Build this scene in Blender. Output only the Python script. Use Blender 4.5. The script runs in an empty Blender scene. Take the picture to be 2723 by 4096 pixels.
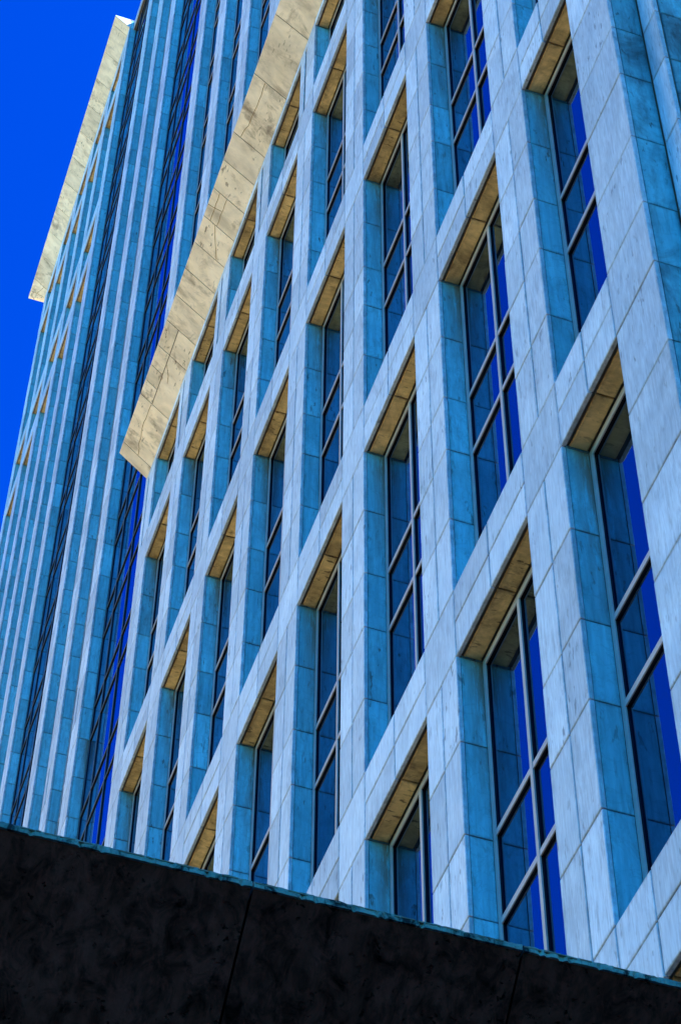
import bpy, math, random
from mathutils import Matrix, Vector
random.seed(7)
K = 2.0                    # metres per survey unit (one storey line = 2 units = 4 m)
scene = bpy.context.scene
COL = scene.collection

# ------------------------------------------------------------------ camera
RC = [[0.322607967, 0.946512774, 0.006137527], [-0.740175588, 0.256311295, -0.621646699], [-0.589969659, 0.19600533, 0.783273715]]
CP = [13.35285, -3.543752, -18.255969]
FPX = 9473.426
cam_d = bpy.data.cameras.new('camera')
cam = bpy.data.objects.new('camera', cam_d)
COL.objects.link(cam)
right, down, fwd = (Vector(r) for r in RC)
M = Matrix.Identity(4)
for i in range(3):
    M[i][0] = right[i]; M[i][1] = -down[i]; M[i][2] = -fwd[i]; M[i][3] = CP[i] * K
cam.matrix_world = M
cam_d.sensor_fit = 'VERTICAL'
cam_d.sensor_height = 24.0
cam_d.lens = 24.0 * FPX / 4096.0
cam_d.clip_start = 0.1
cam_d.clip_end = 5000
scene.camera = cam

# ------------------------------------------------------------------ sky, sun, exposure
SUN_EL = math.radians(50)
SUN_AZ = math.radians(40)          # behind the facade plane, coming from its right-hand end
world = bpy.data.worlds.new('World')
scene.world = world
world.use_nodes = True
nt = world.node_tree
nt.nodes.clear()
sky = nt.nodes.new('ShaderNodeTexSky')
sky.sky_type = 'NISHITA'
sky.sun_disc = False
sky.sun_elevation = SUN_EL
sky.sun_rotation = math.radians(90) - SUN_AZ      # clockwise from +Y
sky.air_density = 1.0
sky.dust_density = 0.3
sky.ozone_density = 3.0
sep = nt.nodes.new('ShaderNodeSeparateColor')
com = nt.nodes.new('ShaderNodeCombineColor')
nt.links.new(sky.outputs[0], sep.inputs[0])
for ch, (g, k) in enumerate(((3.0, 0.0010), (2.2, 0.228), (1.5, 0.97))):
    pw = nt.nodes.new('ShaderNodeMath'); pw.operation = 'POWER'; pw.inputs[1].default_value = g
    ml = nt.nodes.new('ShaderNodeMath'); ml.operation = 'MULTIPLY'; ml.inputs[1].default_value = k
    nt.links.new(sep.outputs[ch], pw.inputs[0]); nt.links.new(pw.outputs[0], ml.inputs[0])
    nt.links.new(ml.outputs[0], com.inputs[ch])
bg = nt.nodes.new('ShaderNodeBackground')
bg.inputs[1].default_value = 0.077
wo = nt.nodes.new('ShaderNodeOutputWorld')
nt.links.new(com.outputs[0], bg.inputs[0])
nt.links.new(bg.outputs[0], wo.inputs[0])

sun_d = bpy.data.lights.new('sun', 'SUN')
sun_d.energy = 5.0
sun_d.angle = math.radians(0.5)
sun_d.color = (1.0, 0.93, 0.82)
sun = bpy.data.objects.new('sun', sun_d)
COL.objects.link(sun)
sdir = Vector((math.cos(SUN_EL) * math.cos(SUN_AZ), math.cos(SUN_EL) * math.sin(SUN_AZ), math.sin(SUN_EL)))
sun.rotation_euler = sdir.to_track_quat('Z', 'Y').to_euler()
sun.location = (60, 60, 150)

vs = scene.view_settings
vs.view_transform = 'Standard'
vs.look = 'None'
vs.exposure = 1.65
vs.gamma = 1.0
vs.use_curve_mapping = False

# ------------------------------------------------------------------ materials
def new_mat(name):
    m = bpy.data.materials.new(name); m.use_nodes = True
    n = m.node_tree.nodes; b = n['Principled BSDF']
    return m, m.node_tree, b

class NB:
    """tiny node-building helper"""
    def __init__(s, tree): s.t = tree
    def n(s, typ, **kw):
        x = s.t.nodes.new(typ)
        for k, v in kw.items(): setattr(x, k, v)
        return x
    def link(s, a, b): s.t.links.new(a, b)
    def math(s, op, a, b=None, c=None):
        x = s.n('ShaderNodeMath', operation=op)
        for i, v in enumerate((a, b, c)):
            if v is None: continue
            if hasattr(v, 'links'): s.link(v, x.inputs[i])
            else: x.inputs[i].default_value = v
        return x.outputs[0]
    def mapr(s, v, a, b, c=0.0, d=1.0):
        x = s.n('ShaderNodeMapRange'); s.link(v, x.inputs[0])
        for i, q in enumerate((a, b, c, d)): x.inputs[i + 1].default_value = q
        return x.outputs[0]
    def noise(s, vec, scale, detail=4.0, rough=0.55, dist=0.0):
        x = s.n('ShaderNodeTexNoise'); s.link(vec, x.inputs['Vector'])
        x.inputs['Scale'].default_value = scale; x.inputs['Detail'].default_value = detail
        x.inputs['Roughness'].default_value = rough; x.inputs['Distortion'].default_value = dist
        return x.outputs[0]
    def vscale(s, vec, sc):
        x = s.n('ShaderNodeMapping'); s.link(vec, x.inputs[0]); x.inputs['Scale'].default_value = sc
        return x.outputs[0]
    def mix(s, fac, a, b, blend='MIX'):
        x = s.n('ShaderNodeMix', data_type='RGBA', blend_type=blend)
        for i, v in ((0, fac), (6, a), (7, b)):
            if hasattr(v, 'links'): s.link(v, x.inputs[i])
            elif i == 0: x.inputs[0].default_value = v
            else: x.inputs[i].default_value = (*v, 1)
        return x.outputs[2]

def stone(name, base, alt, grime, streak=(60, 60, 6), pit_amt=0.75, grime_amt=0.35, run=False, bump=0.25, rough=0.55, vein=0.0, sheet=1.0, pitscale=(26, 26, 7), spec=0.3, fs=1.0, sheetlow=0.3, gr=(0.52, 0.78), s2s=(30, 30, 4), s2=(0.53, 0.70, 0.6)):
    m, t, b = new_mat(name); N = NB(t)
    geo = N.n('ShaderNodeNewGeometry').outputs['Position']
    at = N.n('ShaderNodeAttribute'); at.attribute_name = 'tone'
    tone = at.outputs['Fac']
    off = N.n('ShaderNodeCombineXYZ')
    for i in range(3): N.link(N.math('MULTIPLY', tone, 37.0 + 13 * i), off.inputs[i])
    va = N.n('ShaderNodeVectorMath', operation='ADD'); N.link(geo, va.inputs[0]); N.link(off.outputs[0], va.inputs[1])
    P = va.outputs[0]
    if fs != 1.0: P = N.vscale(P, (fs, fs, fs))
    st = N.noise(N.vscale(P, [q / K for q in streak]), 1.0, 5.0, 0.6, 0.4)
    cl = N.noise(P, 0.9, 5.0, 0.6, 0.6)
    pit = N.noise(N.vscale(P, [q / K for q in pitscale]), 1.0, 3.0, 0.55)
    patch = N.noise(P, 0.55, 3.0, 0.5)
    col = N.mix(N.mapr(cl, 0.35, 0.68), base, alt)
    # streaks and per-slab tone change the value a little
    v = N.math('ADD', N.mapr(st, 0.3, 0.7, 1.0 - 0.20 * sheet, 1.0 + 0.12 * sheet), N.mapr(tone, 0, 1, -0.20, 0.10))
    hv = N.n('ShaderNodeHueSaturation'); N.link(v, hv.inputs['Value']); N.link(col, hv.inputs['Color'])
    col = hv.outputs[0]
    if vein:
        w = N.noise(P, 1.6, 6.0, 0.62, 2.2)
        d = N.math('ABSOLUTE', N.math('SUBTRACT', w, 0.5))
        col = N.mix(N.mapr(d, 0.0, 0.022, vein, 0.0), col, [q * 0.45 for q in base])
    # pits, clustered
    pm = N.math('MULTIPLY', N.mapr(pit, 0.62, 0.68), N.mapr(patch, 0.42, 0.62))
    col = N.mix(N.math('MULTIPLY', pm, pit_amt), col, grime)
    # broad grime
    g = N.noise(N.vscale(P, (1, 1, 0.45)), 1.3, 8.0, 0.7, 0.8)
    gm = N.math('MULTIPLY', N.mapr(g, gr[0], gr[1]), grime_amt)
    col = N.mix(gm, col, grime)
    sn2 = N.noise(N.vscale(P, [q / K for q in s2s]), 1.0, 6.0, 0.7, 0.3)
    s3 = N.noise(P, 0.35, 3.0, 0.6)
    col = N.mix(N.math('MULTIPLY', N.math('MULTIPLY', N.mapr(sn2, s2[0], s2[1]), N.mapr(s3, 0.38, 0.6)), s2[2] * sheet), col, grime)
    ar = N.n('ShaderNodeAttribute'); ar.attribute_name = 'arris'
    an = N.noise(P, 5.0, 5.0, 0.7)
    am = N.math('MULTIPLY', N.math('POWER', ar.outputs['Fac'], 1.6), N.mapr(an, 0.38, 0.65, 0.04, 0.5))
    col = N.mix(am, col, [q * 0.9 for q in grime])
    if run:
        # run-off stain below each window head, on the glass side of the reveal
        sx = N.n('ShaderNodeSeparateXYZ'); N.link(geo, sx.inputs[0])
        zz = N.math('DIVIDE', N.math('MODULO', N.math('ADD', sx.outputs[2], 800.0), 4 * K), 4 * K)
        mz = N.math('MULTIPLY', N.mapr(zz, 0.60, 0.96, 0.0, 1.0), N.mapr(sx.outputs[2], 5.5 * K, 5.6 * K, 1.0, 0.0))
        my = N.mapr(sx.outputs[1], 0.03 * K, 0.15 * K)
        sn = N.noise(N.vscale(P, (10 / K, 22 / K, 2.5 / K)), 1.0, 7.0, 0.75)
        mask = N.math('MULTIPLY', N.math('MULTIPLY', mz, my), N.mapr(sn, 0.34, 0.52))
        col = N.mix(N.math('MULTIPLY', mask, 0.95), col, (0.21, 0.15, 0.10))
    N.link(col, b.inputs['Base Color'])
    b.inputs['Roughness'].default_value = rough
    b.inputs['Specular IOR Level'].default_value = spec
    bp = N.n('ShaderNodeBump'); bp.inputs['Strength'].default_value = bump; bp.inputs['Distance'].default_value = 0.01
    h = N.math('SUBTRACT', N.math('ADD', N.math('MULTIPLY', st, 0.6), N.math('MULTIPLY', g, 0.5)), N.math('MULTIPLY', pm, 1.2))
    N.link(h, bp.inputs['Height']); N.link(bp.outputs[0], b.inputs['Normal'])
    return m

M_FRONT = stone('pale_marble', (0.66, 0.765, 0.785), (0.52, 0.64, 0.69), (0.16, 0.19, 0.19), grime_amt=0.5)
M_JAMB = stone('sky_tinted_reveal_marble', (0.25, 0.66, 0.72), (0.19, 0.55, 0.63), (0.10, 0.09, 0.07), streak=(30, 30, 2.5), run=True, grime_amt=0.45, vein=0.3, spec=0.1)  # same marble; blue skylight on the reveals is put into its colour
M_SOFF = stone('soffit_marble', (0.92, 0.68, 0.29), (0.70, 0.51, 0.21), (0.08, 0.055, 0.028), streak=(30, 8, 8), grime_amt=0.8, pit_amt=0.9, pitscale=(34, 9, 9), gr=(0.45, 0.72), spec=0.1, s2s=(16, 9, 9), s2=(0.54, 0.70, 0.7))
M_CORNER = stone('shade_tinted_stained_marble', (0.21, 0.55, 0.60), (0.14, 0.42, 0.48), (0.05, 0.06, 0.06), streak=(20, 20, 3), pit_amt=0.9, grime_amt=0.9, gr=(0.45, 0.68), vein=0.3, spec=0.1)  # heavy staining, with the corner's shade and skylight blue put into the colour
M_CORN = stone('cornice_travertine', (0.98, 0.79, 0.54), (0.93, 0.73, 0.47), (0.17, 0.115, 0.07), streak=(6, 3, 3), grime_amt=0.8, pit_amt=0.9, pitscale=(9, 22, 22), gr=(0.56, 0.72), spec=0.1, s2s=(4.5, 1.6, 1.6), s2=(0.50, 0.70, 0.9))
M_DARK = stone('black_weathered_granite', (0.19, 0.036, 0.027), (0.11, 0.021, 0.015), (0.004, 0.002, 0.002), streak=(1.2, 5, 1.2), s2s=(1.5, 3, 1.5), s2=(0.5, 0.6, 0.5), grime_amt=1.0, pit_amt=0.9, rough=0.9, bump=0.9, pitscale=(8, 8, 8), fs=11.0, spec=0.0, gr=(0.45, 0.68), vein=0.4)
M_COPE = stone('coping_stone', (0.30, 0.36, 0.30), (0.15, 0.20, 0.17), (0.015, 0.02, 0.02), streak=(8, 8, 8), grime_amt=1.0, rough=0.8, pitscale=(9, 9, 9), fs=9.0, spec=0.1, gr=(0.5, 0.6))
M_GROUND = stone('plaza_paving_stone', (0.74, 0.49, 0.13), (0.64, 0.41, 0.10), (0.15, 0.10, 0.03), streak=(2, 2, 2), grime_amt=0.4)
M_OPP = stone('bounce_block_limestone', (0.78, 0.76, 0.72), (0.72, 0.70, 0.66), (0.3, 0.28, 0.25), streak=(2, 2, 2))

def plain(name, c, rough, metal=0.0, spec=0.5):
    m, t, b = new_mat(name); N = NB(t)
    geo = N.n('ShaderNodeNewGeometry').outputs['Position']
    n = N.noise(geo, 3.0, 5.0, 0.6)
    N.link(N.mix(N.mapr(n, 0.3, 0.7), [q * 0.85 for q in c], [min(1, q * 1.1) for q in c]), b.inputs['Base Color'])
    b.inputs['Roughness'].default_value = rough; b.inputs['Metallic'].default_value = metal
    b.inputs['Specular IOR Level'].default_value = spec
    return m
M_MORTAR = plain('joint_mortar', (0.20, 0.15, 0.10), 0.9)
M_ALU = plain('anodised_aluminium', (0.42, 0.41, 0.37), 0.45, 0.0, 0.5)
M_BRONZE = plain('dark_bronze', (0.006, 0.005, 0.006), 0.5, 0.0, 0.2)
M_BLACK = plain('unlit_interior', (0.004, 0.004, 0.005), 0.8, 0.0, 0.0)
def glass_mat():
    m, t, b = new_mat('mirror_glass'); N = NB(t)
    t.nodes.remove(b)
    out = [x for x in t.nodes if x.type == 'OUTPUT_MATERIAL'][0]
    gl = N.n('ShaderNodeBsdfGlossy'); gl.inputs['Roughness'].default_value = 0.012
    gl.inputs['Color'].default_value = (0.42, 0.66, 0.92, 1)
    df = N.n('ShaderNodeBsdfDiffuse'); df.inputs['Color'].default_value = (0.003, 0.004, 0.008, 1)
    lw = N.n('ShaderNodeFresnel'); lw.inputs['IOR'].default_value = 2.1
    fac = N.mapr(lw.outputs[0], 0.12, 0.8, 0.30, 0.92)
    mx = N.n('ShaderNodeMixShader'); N.link(fac, mx.inputs[0]); N.link(df.outputs[0], mx.inputs[1]); N.link(gl.outputs[0], mx.inputs[2])
    N.link(mx.outputs[0], out.inputs[0])
    geo = N.n('ShaderNodeNewGeometry').outputs['Position']
    bp = N.n('ShaderNodeBump'); bp.inputs['Strength'].default_value = 0.04; bp.inputs['Distance'].default_value = 0.02
    N.link(N.noise(geo, 0.5, 2.0), bp.inputs['Height']); N.link(bp.outputs[0], gl.inputs['Normal'])
    return m
M_GLASS = glass_mat()

# ------------------------------------------------------------------ mesh helpers
ARR = [1.0] * 12 + [0.0] * 4
def link_mesh(name, verts, faces, mat, parent=None, tones=None, kind=None, arris=None):
    me = bpy.data.meshes.new(name)
    me.from_pydata([(x * K, y * K, z * K) for x, y, z in verts], [], faces)
    me.materials.append(mat)
    if tones is None: tones = random.random()
    at = me.attributes.new('tone', 'FLOAT', 'POINT')
    at.data.foreach_set('value', tones if isinstance(tones, list) else [tones] * len(verts))
    if arris is None and len(verts) == 16 and len(faces) == 13: arris = ARR
    if arris: me.attributes.new('arris', 'FLOAT', 'POINT').data.foreach_set('value', arris)
    o = bpy.data.objects.new(name, me)
    COL.objects.link(o)
    if parent: o.parent = parent
    if kind: o['kind'] = kind
    return o
def box(x0, x1, y0, y1, z0, z1):
    v = [(x0, y0, z0), (x1, y0, z0), (x1, y1, z0), (x0, y1, z0), (x0, y0, z1), (x1, y0, z1), (x1, y1, z1), (x0, y1, z1)]
    f = [(0, 3, 2, 1), (4, 5, 6, 7), (0, 1, 5, 4), (1, 2, 6, 5), (2, 3, 7, 6), (3, 0, 4, 7)]
    return v, f
def slab(x0, x1, y0, y1, z0, z1, face, c=0.004):
    """stone slab with an arris (small chamfer) round its visible face: '-y', '+x', '-z'"""
    if face == '-y':
        P = lambda u, w, d: (x0 + u * (x1 - x0), y0 + d, z0 + w * (z1 - z0)); U, W, T = x1 - x0, z1 - z0, y1 - y0
    elif face == '+x':
        P = lambda u, w, d: (x1 - d, y0 + u * (y1 - y0), z0 + w * (z1 - z0)); U, W, T = y1 - y0, z1 - z0, x1 - x0
    else:
        P = lambda u, w, d: (x1 - u * (x1 - x0), y0 + w * (y1 - y0), z0 + d); U, W, T = x1 - x0, y1 - y0, z1 - z0
    cu, cw = c / U, c / W
    v = []
    for (u, w) in ((0, 0), (1, 0), (1, 1), (0, 1)): v.append(P(u, w, T))
    for (u, w) in ((0, 0), (1, 0), (1, 1), (0, 1)): v.append(P(u, w, c))
    for (u, w) in ((cu, cw), (1 - cu, cw), (1 - cu, 1 - cw), (cu, 1 - cw)): v.append(P(u, w, 0))
    e = min(0.026, 0.2 * U, 0.2 * W); cu, cw = cu + e / U, cw + e / W
    for (u, w) in ((cu, cw), (1 - cu, cw), (1 - cu, 1 - cw), (cu, 1 - cw)): v.append(P(u, w, 0))
    f = [(12, 13, 14, 15)]
    for i in range(4):
        j = (i + 1) % 4
        f.append((i, j, 4 + j, 4 + i)); f.append((4 + i, 4 + j, 8 + j, 8 + i)); f.append((8 + i, 8 + j, 12 + j, 12 + i))
    return v, f
def merge(parts):
    V, F = [], []
    for v, f in parts:
        o = len(V); V += v; F += [tuple(i + o for i in q) for q in f]
    return V, F

def proj(p):
    d = Vector(p) - Vector(CP)
    z = fwd.dot(d)
    if z <= 0.05: return None
    return (1361.5 + FPX * right.dot(d) / z, 2048 + FPX * down.dot(d) / z)
def seen(verts):
    """rough share of the frame a piece covers (0 when out of view)"""
    q = [proj(v) for v in verts]
    if any(a is None for a in q): return 0
    xs = [a[0] for a in q]; ys = [a[1] for a in q]
    if max(xs) < 0 or min(xs) > 2723 or max(ys) < 0: return 0
    cx, cy = sum(xs) / len(xs), sum(ys) / len(ys)
    if cy > 3307 + 0.242 * cx + 60: return 0
    return (max(xs) - min(xs)) * (max(ys) - min(ys)) + 1

REG = {}
def reg(kind, verts, faces, mat, parent, weight=1.0):
    REG.setdefault(kind, []).append((seen(verts) * weight, verts, faces, mat, parent, random.random()))
def flush(root, limit=290):
    for kind, items in REG.items():
        items.sort(key=lambda i: -i[0])
        n = 0; rest = {}
        for s, v, f, m, par, tone in items:
            if s > 0 and n < limit:
                link_mesh(kind, v, f, m, par, tone); n += 1
            else:
                rest.setdefault(m.name, []).append((v, f, tone, m))
        for lst in rest.values():
            V, F = merge([(v, f) for v, f, _, _ in lst])
            T = [t for v, f, t, m in lst for _ in v]
            R_ = [q for v, f, t, m in lst for q in (ARR if len(v) == 16 and len(f) == 13 else [0.0] * len(v))]
            link_mesh(kind, V, F, lst[0][3], root, T, kind='stuff', arris=R_)

def thing(name, label, cat, loc=(0, 0, 0), group=None):
    o = bpy.data.objects.new(name, None); COL.objects.link(o)
    o['label'] = label; o['category'] = cat
    if group: o['group'] = group
    return o

# ------------------------------------------------------------------ ground
GZ = CP[2] - 0.8
g = link_mesh('plaza_pavement', [(-900, -900, GZ), (900, -900, GZ), (900, 900, GZ), (-900, 900, GZ)], [(0, 1, 2, 3)], M_GROUND, kind='structure')

M_DKGROUND = plain('dark_ground', (0.045, 0.045, 0.05), 0.9, spec=0.2)
link_mesh('added_dark_ground', *box(2.0, 900, -900, 900, GZ + .002, GZ + .006), M_DKGROUND, kind='structure')  # unseen dark ground, added to cut warm bounce on the right side

# ------------------------------------------------------------------ the tower
A = 1.6128                 # bay pitch
G = 0.0055                 # half joint width
T = 0.025                  # slab thickness
YG = 0.182                 # glass plane
tower = thing('office_tower', 'tall blue-lit marble office tower with a grid of deep windows and cream flared cornices', 'building')

MODULE = [0, 0.71, 1.42, 2.0, 2.72, 3.42]
def rows(z0, z1, must):
    out = [z0, z1] + [m for m in must if z0 < m < z1]
    k = math.floor(z0 / 4) - 1
    cand = []
    while 4 * k <= z1 + 4:
        cand += [4 * k + 4 - q for q in MODULE]; k += 1
    for c in cand:
        if z0 < c < z1 and all(abs(c - m) > 0.22 for m in out): out.append(c)
    return sorted(set(out))

LOW = [4 * k for k in range(-4, 1)]                  # window heads of the lower block
def bands(n):
    """stone bands (z0, z1) crossing the bay to the right of pier n"""
    b = []
    if n >= -3: b += [(z, z + 0.58) for z in LOW] + [(3.99, 4.56), (5.98, 6.52)]
    if n <= -9: b += [(25.85, 26.45), (27.9, 28.5)]
    if n <= 0: b += [(33.65, 34.22), (35.55, 36.4)]
    return sorted(b)
SMALL = [(4.56, 5.98), (26.45, 27.9), (34.22, 35.55)]   # small-window storeys

def top_of(n): return 36.4 if n <= 1 else 6.5

piers = list(range(-14, -8)) + [-7, -6, -5] + list(range(-3, 6))
for n in piers:
    xr = n * A if n < 5 else 7.70
    xl = (xr - 0.50) if n < 5 else 7.21
    zt = top_of(n)
    core = link_mesh('pier', *box(xl + 0.012, xr - 0.012, 0.012, 0.24, GZ, zt - 0.01), M_MORTAR, tower)
    must = []
    for b in bands(n if n < 5 else 4): must += [b[0], b[1]]
    must += [6.10] if n >= -3 else []
    rr = rows(GZ, zt, must)
    for z0, z1 in zip(rr, rr[1:]):
        inband = any(b[0] - .01 <= z0 and z1 <= b[1] + .01 for b in bands(n if n < 5 else 4))
        small = any(s[0] - .01 <= z0 and z1 <= s[1] + .01 for s in SMALL)
        if inband and (n >= -3 or z0 > 20): cols = [(xl, xr)]
        elif n == 5: cols = [(xl, xr)]
        elif small: cols = [(xl, xr - 0.342 + 0.0), (xr - 0.298, xr)]
        else: cols = [(xl, xr - 0.245), (xr - 0.245, xr)]
        for i, (a, b) in enumerate(cols):
            j = random.uniform(-0.0015, 0.0015)
            ga = 0.0 if i == 0 else G; gb = 0.0 if i == len(cols) - 1 else G
            reg('pier_panel', *slab(a + ga, b - gb, j, T, z0 + G, z1 - G, '-y'), M_FRONT, core)
        # reveal slab on the side that faces the viewer
        j = random.uniform(-0.001, 0.001)
        yb = 0.163 if n < 5 else 0.2
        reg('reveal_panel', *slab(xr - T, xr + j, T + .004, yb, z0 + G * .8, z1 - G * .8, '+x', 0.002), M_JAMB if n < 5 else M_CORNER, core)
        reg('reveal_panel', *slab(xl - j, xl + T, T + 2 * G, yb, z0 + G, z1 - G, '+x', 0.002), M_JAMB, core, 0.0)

# bands, soffits and windows
def pane(kind, x0, x1, z0, z1, parent):
    t = random.uniform(-0.0006, 0.0006); s = random.uniform(-0.0006, 0.0006)
    y = YG
    v = [(x0, y + t, z0), (x1, y - t, z0), (x1, y - t + s, z1), (x0, y + t + s, z1),
         (x0, y + .004 + t, z0), (x1, y + .004 - t, z0), (x1, y + .004 - t + s, z1), (x0, y + .004 + t + s, z1)]
    f = [(0, 1, 2, 3), (5, 4, 7, 6), (4, 0, 3, 7), (1, 5, 6, 2), (4, 5, 1, 0), (3, 2, 6, 7)]
    reg(kind, v, f, M_GLASS, parent)

def window(x0, x1, z0, z1, mull, pname, kind, rails, fw=0.043, h=0.017, YF=0.170, cap_mat=None):
    cap_mat = cap_mat or M_ALU
    cap = [box(x0 + .002, x0 + fw, YF - .008, YF, z0, z1), box(x1 - fw, x1 - .002, YF - .008, YF, z0, z1),
           box(x0 + fw, x1 - fw, YF - .008, YF, z1 - 0.055, z1 - .002), box(x0 + fw, x1 - fw, YF - .008, YF, z0 + .002, z0 + 0.055)]
    frame = link_mesh(kind, *merge(cap), cap_mat, tower)
    e = 0.003
    back = [box(x0 + .004, x0 + fw - e, YF, YG + .02, z0, z1), box(x1 - fw + e, x1 - .004, YF, YG + .02, z0, z1),
            box(x0 + fw - e, x1 - fw + e, YF, YG + .02, z1 - 0.055 + e, z1 - .004), box(x0 + fw - e, x1 - fw + e, YF, YG + .02, z0 + .004, z0 + 0.055 - e)]
    link_mesh('frame_gasket', *merge(back), M_BRONZE, frame)
    xs = [x0 + fw] + list(mull) + [x1 - fw]
    zs = [z0 + .055] + [r for r in rails if z0 + .3 < r < z1 - .3] + [z1 - .055]
    for m in mull:
        reg(kind + '_mullion', *box(m - h, m + h, YF - .010, YF, z0 + .055, z1 - .055), cap_mat, frame)
        reg(kind + '_mullion', *box(m - h + e, m + h - e, YF, YG + .02, z0 + .055, z1 - .055), M_BRONZE, frame)
    for r in zs[1:-1]:
        for a, b in zip(xs, xs[1:]):
            aa = a + (h if a != xs[0] else 0); bb = b - (h if b != xs[-1] else 0)
            reg(kind + '_rail', *box(aa, bb, YF - .007, YF, r - h - .004, r + h + .004), cap_mat, frame)
            reg(kind + '_rail', *box(aa, bb, YF, YG + .02, r - h, r + h), M_BRONZE, frame)
    for a, b in zip(xs, xs[1:]):
        for c, d in zip(zs, zs[1:]):
            pane(pname, a + (h - e if a != xs[0] else -e), b - (h - e if b != xs[-1] else -e), c + h - e, d - h + e, frame)

M_BAYCAP = plain('dark_anodised_cap', (0.07, 0.11, 0.12), 0.5)
BAY = dict(cap_mat=M_BAYCAP, fw=0.028, h=0.009, YF=0.173)
RAILS = sorted([2.0 * k - 0.02 for k in range(-10, 19)] + [2.0 * k + 0.60 for k in range(-10, 19)])
for n in piers:
    if n in (5,): continue
    x0 = n * A
    if n == 4: x1 = 7.21
    elif n in (-9, -5): continue
    else: x1 = (n + 1) * A - 0.50
    bs = [b for b in bands(n) if not (n >= 1 and b[0] > 10)]
    xm = (x0 + x1) / 2
    zt = min(top_of(n), top_of(n + 1))
    for (z0, z1) in bs:
        if z0 >= zt: continue
        sp = link_mesh('spandrel', *box(x0 - .02, x1 + .02, 0.012, 0.24, z0 + .02, z1 - .012), M_MORTAR, tower)
        zm = (z0 + z1) / 2
        w = (x0, xm, x1) if n != 4 else (x0, 6.83, x1)
        for a, b in zip(w, w[1:]):
            for c, d in ((z0, zm), (zm, z1)):
                cc = c + (G if c == zm else 0.0)
                j = random.uniform(-0.0015, 0.0015)
                reg('spandrel_panel', *slab(a + G, b - G, j, T, cc, d - G, '-y'), M_FRONT, sp)
            # soffit slab of the window head, behind a drip groove
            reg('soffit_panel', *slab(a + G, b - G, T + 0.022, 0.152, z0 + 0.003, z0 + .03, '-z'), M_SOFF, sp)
        # sill slab
        link_mesh('sill', *box(x0, x1, T, 0.16, z1 - .008, z1 + .004), M_FRONT, sp)
    # windows between the bands
    edges = [GZ + .5] + [q for b in bs for q in b]
    for z0, z1 in zip(edges[0::2], edges[1::2]):
        if z1 > zt + 0.01 or z1 - z0 < 0.3: continue
        mm = [xm] if n != 4 else []
        window(x0 + .001, x1 - .001, z0 + .004, z1 - .001, mm, 'glass_pane', 'window', RAILS)

# the two wide full-height glazed bays
for n in (-5, -9):
    x0 = n * A; x1 = (n + 2) * A - 0.5
    xm = (x0 + x1) / 2
    window(x0 + .001, x1 - .001, GZ + .5, 35.95, [x0 + 0.535, xm, x1 - 0.535], 'bay_pane', 'glazed_bay', RAILS, **BAY)
    sp = link_mesh('spandrel', *box(x0 - .02, x1 + .02, 0.115, 0.24, 35.97, 36.38), M_MORTAR, tower)
    for k in range(4):
        a = x0 + (x1 - x0) * k / 4; b = x0 + (x1 - x0) * (k + 1) / 4
        reg('spandrel_panel', *slab(a + G, b - G, 0.10, 0.10 + T, 35.95, 36.4, '-y'), M_FRONT, sp)

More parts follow.
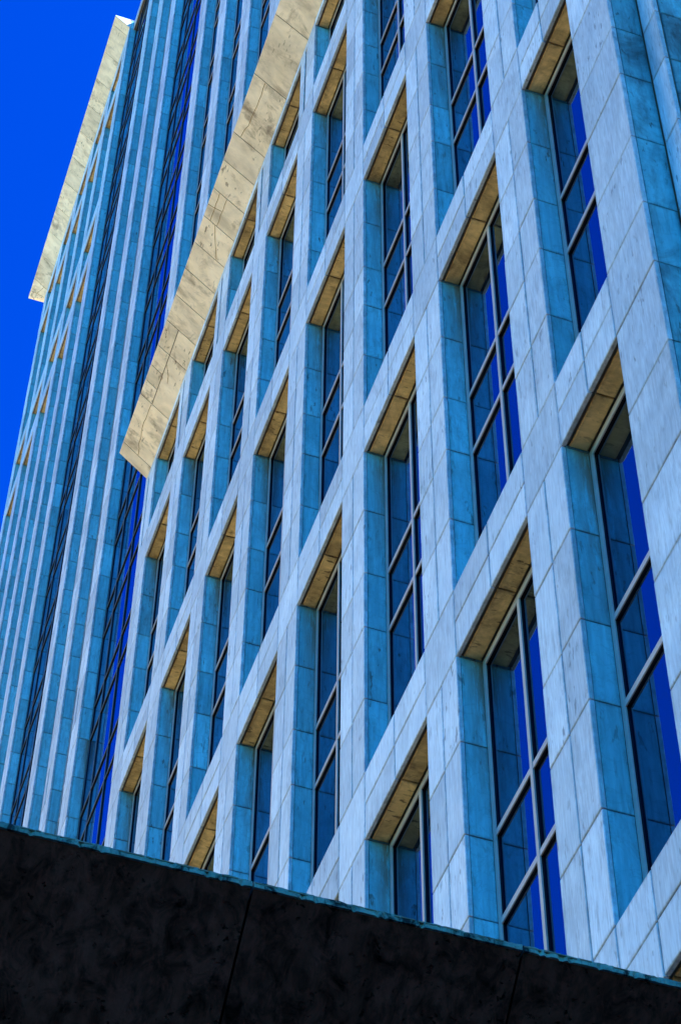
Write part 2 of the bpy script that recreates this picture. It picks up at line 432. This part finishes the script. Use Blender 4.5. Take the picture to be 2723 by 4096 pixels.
# ------------------------------------------------------------------ flared cornices (45 degrees, 0.4 deep)
def flare(x0, x1, zb, xs, endcap=False, mitre=False, split=()):
    D, H = 0.40, 0.385
    core_v = []
    for x in (x0 + .02, x1 - .02):
        core_v += [(x, 0.0, zb + .012), (x, -D + .02, zb + H - .01), (x, 0.0, zb + H + .0)]
    core = link_mesh('cornice', core_v, [(0, 1, 2), (3, 5, 4), (0, 3, 4, 1), (1, 4, 5, 2), (2, 5, 3, 0)], M_MORTAR, tower)
    nrm = Vector((0, -H, -D)).normalized() * 0.004
    def plate(a, b, s0, s1, am=0.0):
        # s = 0 at the wall, 1 at the outer lip
        th = 0.03
        def pt(x, s, up): return (x, -D * s - nrm.y * 0, zb + H * s + up)
        ja = am * s0; jb = am * s1
        v = [pt(a - am * D * s0, s0, 0), pt(b, s0, 0), pt(b, s1, 0), pt(a - am * D * s1, s1, 0),
             pt(a - am * D * s0, s0, th), pt(b, s0, th), pt(b, s1, .018 if s1 == 1 else th), pt(a - am * D * s1, s1, .018 if s1 == 1 else th)]
        f = [(0, 1, 2, 3), (5, 4, 7, 6), (4, 0, 3, 7), (1, 5, 6, 2), (4, 5, 1, 0), (3, 2, 6, 7)]
        reg('cornice_slab', v, f, M_CORN, core)
    for a, b in zip(xs, xs[1:]):
        am = 1.0 if (mitre and a == xs[0]) else 0.0
        s = next((q for (l, r, q) in split if l <= (a + b) / 2 <= r), None)
        g = G * 0.9
        if s:
            plate(a + g, b - g, 0.0, s - .012)
            cuts = [a] + [q for q in (-4.045, -3.80) if a < q < b] + [b]
            for p, q in zip(cuts, cuts[1:]): plate(p + g, q - g, s + .012, 1.0)
        else:
            plate(a + (0 if am else g), b - g, 0.0, 1.0, am)
    if endcap:
        v = [(x1 - .018, 0, zb), (x1 - .018, -D, zb + H), (x1 - .018, -D, zb + H + .02), (x1 - .018, 0, zb + H + .02),
             (x1 + .001, 0, zb), (x1 + .001, -D, zb + H), (x1 + .001, -D, zb + H + .02), (x1 + .001, 0, zb + H + .02)]
        link_mesh('cornice_end', v, [(4, 7, 6, 5), (0, 1, 2, 3), (0, 4, 5, 1), (1, 5, 6, 2), (2, 6, 7, 3), (3, 7, 4, 0)], M_FRONT, core)
    if mitre:
        X = x0
        v = [(X, 0, zb), (X - D, -D, zb + H), (X - D, 6, zb + H), (X, 6, zb), (X, 0, zb + .03), (X - D, -D, zb + H + .018), (X - D, 6, zb + H + .018), (X, 6, zb + .03)]
        link_mesh('cornice_return', v, [(0, 1, 2, 3), (7, 6, 5, 4), (0, 4, 5, 1), (1, 5, 6, 2), (2, 6, 7, 3), (3, 7, 4, 0)], M_CORN, core)
    # coping top
    xa = x0 - (0.40 if mitre else 0)
    link_mesh('cornice_coping', *box(xa + .002, x1 - .002, -D + .004, 0.3, zb + H + .019, zb + H + .03), M_FRONT, core)

def jx(start, lo, hi, step):
    k = math.ceil((lo - start) / step + 0.12)
    xs = [lo]
    x = start + k * step
    while x < hi - 0.12: xs.append(x); x += step
    return xs + [hi]
CX = [-5.30, -5.10, -4.285, -3.483, -3.08, -2.68, -2.27, -1.87, -1.474, -1.065, -0.655, -0.257, 0.555, 1.355, 2.16, 2.97, 3.77, 4.58, 5.39, 6.19, 7.0, 7.70]
flare(-5.30, 7.70, 6.10, CX, split=((-4.285, -3.08, 0.59),))
flare(-23.1, -14.50, 36.0, jx(-14.76, -23.1, -14.50, 0.806), endcap=True, mitre=True)
flare(-11.80, -8.06, 36.0, jx(-8.06, -11.80, -8.06, 0.8064), endcap=True)
flare(-5.34, 1.60, 36.0, jx(1.6, -5.34, 1.60, 0.8064), endcap=True)

M_SEAL = plain('brown_sealant', (0.30, 0.19, 0.07), 0.8, spec=0.2)
def sealant(pts, zb, w=0.0055):
    # mended cracks: a bead of sealant following the stone (x along the cornice, s up the slope)
    D, H = 0.40, 0.385
    V, F = [], []
    P = [Vector((x, -D * s, zb + H * s)) for x, s in pts]
    n = Vector((0, -H, -D)).normalized()
    fine = [P[0]]
    for a, b in zip(P, P[1:]):
        m = max(1, int((b - a).length / 0.07))
        for k in range(1, m + 1):
            q = a.lerp(b, k / m)
            if k < m: q = q + (b - a).normalized().cross(n) * random.uniform(-.006, .006)
            fine.append(q)
    for i, q in enumerate(fine):
        d = (fine[min(i + 1, len(fine) - 1)] - fine[max(i - 1, 0)]).normalized().cross(n) * w * random.uniform(.7, 1.2)
        V += [tuple(q + d - n * .004), tuple(q + d * .6 + n * .002), tuple(q - d * .6 + n * .002), tuple(q - d - n * .004)]
    for i in range(len(fine) - 1):
        for k in range(4):
            a, b = i * 4 + k, i * 4 + (k + 1) % 4
            F.append((a, b, b + 4, a + 4))
    F += [(3, 2, 1, 0), tuple(len(V) - 4 + k for k in range(4))]
    link_mesh('sealant_repair', V, F, M_SEAL, tower)
for p in ([[0.545, 0.649], [0.389, 0.636], [0.247, 0.644], [0.112, 0.675], [-0.054, 0.681], [-0.132, 0.743], [-0.246, 0.775]],
          [[-1.075, 0.797], [-1.468, 0.79]], [[-1.074, 0.56], [-1.468, 0.575]], [[-1.302, 0.995], [-1.255, 0.58]],
          [[-1.48, 0.631], [-1.68, 0.454], [-1.857, 0.283]],
          [[-4.30, 0.604], [-4.462, 0.615], [-4.611, 0.637], [-4.743, 0.617], [-4.828, 0.564], [-4.948, 0.565], [-4.998, 0.504], [-5.09, 0.47]],
          [[-3.627, 0.57], [-3.673, 0.522], [-3.756, 0.424], [-3.853, 0.382]]): sealant(p, 6.10)
for p in ([[-22.815, 0.98], [-22.815, 0.786], [-22.82, 0.107]], [[-23.27, 0.98], [-23.40, 0.60]], [[-23.24, 0.98], [-23.153, 0.565], [-23.10, 0.08]],
          [[-22.811, 0.226], [-23.159, 0.579]]): sealant(p, 36.0, 0.008)

# ------------------------------------------------------------------ notched right-hand corner
rr = rows(GZ, 6.5, [b for q in bands(4) for b in q])
cc = link_mesh('corner_column', *box(7.5, 7.88 - .012, 0.212, 1.6, GZ, 6.49), M_MORTAR, tower)
for z0, z1 in zip(rr, rr[1:]):
    reg('corner_panel', *slab(7.712, 7.88, 0.2, 0.2 + T, z0 + G, z1 - G, '-y'), M_FRONT, cc)
    for a, b in ((0.2 + T + 2 * G, 0.62), (0.62, 1.05), (1.05, 1.5)):
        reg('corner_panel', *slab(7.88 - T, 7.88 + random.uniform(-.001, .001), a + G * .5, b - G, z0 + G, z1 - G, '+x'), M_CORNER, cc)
link_mesh('side_wall', *box(7.87, 26, 1.5, 8, GZ, 6.5), M_FRONT, tower)

# ------------------------------------------------------------------ body of the tower behind the glass
link_mesh('building_core', *merge([box(-23.08, 1.6, 0.245, 9, GZ, 36.37)]), M_BLACK, tower)
link_mesh('lower_core', *merge([box(1.62, 7.86, 0.245, 8.9, GZ, 6.47)]), M_BLACK, tower)
link_mesh('flank_wall', *box(-23.1, -23.085, 0.03, 9, GZ, 36.4), M_FRONT, tower)
flush(tower)

# ------------------------------------------------------------------ the near dark wing with its flared eaves
wing = thing('stone_canopy', 'black weathered stone eaves slanting across the bottom, with a pale chipped teal edge', 'canopy')
WX, WZ = 11.0, -16.019
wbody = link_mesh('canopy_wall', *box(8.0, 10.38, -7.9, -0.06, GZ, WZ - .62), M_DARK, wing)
SL = 0.60
ys = [-7.9, -7.19, -6.38, -5.57, -4.76, -3.70, -2.8845, -2.4848, -1.62, -0.81, -0.06]
for a, b in zip(ys, ys[1:]):
    g = 0.0018
    # each slab is a subdivided sheet with depth so that its worn face is not perfectly flat
    nu, nw = 90, 60
    V, F = [], []
    ph = random.random() * 9
    for i in range(nu + 1):
        for k in range(nw + 1):
            u = a + g + (b - a - 2 * g) * i / nu; w = SL * k / nw
            edge = min(i, nu - i, 3) / 3.0 * (min(k, 3) / 3.0)
            d = 0.0012 * (math.sin(u * 31 + ph) * math.sin(w * 43 + ph) + random.uniform(-.3, .3)) * edge
            V.append((WX - w + d * .7, u, WZ - w - d * .7))
    for i in range(nu):
        for k in range(nw):
            p = i * (nw + 1) + k
            F.append((p, p + nw + 1, p + nw + 2, p + 1))
    n0 = len(V)
    V += [(WX - .03, a + g, WZ), (WX - .03, b - g, WZ), (WX - SL - .03, b - g, WZ - SL), (WX - SL - .03, a + g, WZ - SL)]
    c00, c10, c11, c01 = 0, nu * (nw + 1), nu * (nw + 1) + nw, nw
    F += [(n0, c00, c10, n0 + 1)[::-1], (n0 + 1, c10, c11, n0 + 2)[::-1], (n0 + 2, c11, c01, n0 + 3)[::-1], (n0 + 3, c01, c00, n0)[::-1], (n0, n0 + 1, n0 + 2, n0 + 3)]
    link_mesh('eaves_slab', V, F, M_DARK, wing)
    # chipped coping strip along the top edge
    V, F = [], []
    n = max(4, int((b - a) / 0.005))
    for i in range(n + 1):
        u = a + g * .6 + (b - a - 1.2 * g) * i / n
        e = random.uniform(-.0007, .0005); q = random.uniform(-.0009, .0009); bite = -.0035 if random.random() < .10 else 0
        h = .0115 + random.uniform(-.0004, .0004)
        V += [(WX + .004 + e + bite, u, WZ + .0002), (WX + .004 + e + bite, u, WZ + h * .55), (WX + .0025 + q, u, WZ + h), (WX - .5, u, WZ + h), (WX - .5, u, WZ + .0002)]
    for i in range(n):
        for k in range(5):
            p = i * 5 + k; r = i * 5 + (k + 1) % 5
            F.append((p, r, r + 5, p + 5))
    F += [(0, 4, 3, 2, 1), tuple(n * 5 + k for k in range(5))]
    link_mesh('coping_strip', V, F, M_COPE, wing)
seam = []
u = -4.2
while u < -1.9:
    l = random.uniform(.006, .03)
    if random.random() < .72:
        zo = random.uniform(-.0006, .0006)
        seam.append(box(WX - .02, WX + .0043 + random.uniform(0, .0006), u, u + l, WZ + .0072 + zo, WZ + .0072 + zo + random.uniform(.0012, .0026)))
    u += l + random.uniform(0, .006)
link_mesh('coping_seam', *merge(seam), M_MORTAR, wing, kind='stuff')
link_mesh('joint_bed', [(WX - .033, -7.9, WZ), (WX - .033, -0.06, WZ), (WX - SL, -0.06, WZ - SL + .033), (WX - SL, -7.9, WZ - SL + .033),
                        (WX - .5, -7.9, WZ - .002), (WX - .5, -0.06, WZ - .002)],
          [(0, 3, 2, 1), (0, 1, 5, 4), (4, 5, 2, 3), (0, 4, 3), (1, 2, 5)], M_MORTAR, wing)


# ------------------------------------------------------------------ unseen pale block, added to bounce sunlight onto the facade
opp = thing('bounce_block', 'unseen pale block added to bounce sunlight onto the facade', 'building')
link_mesh('wall', *box(-110, -17, -52, -20, GZ, GZ + 46), M_OPP, opp)
for k in range(11):
    z = GZ + 2.2 + k * 4.2
    link_mesh('bounce_block_glass_band', *box(-109, -18, -20.04, -19.9, z, z + 0.9), M_GLASS, opp)  # glass strips dressing the added bounce block
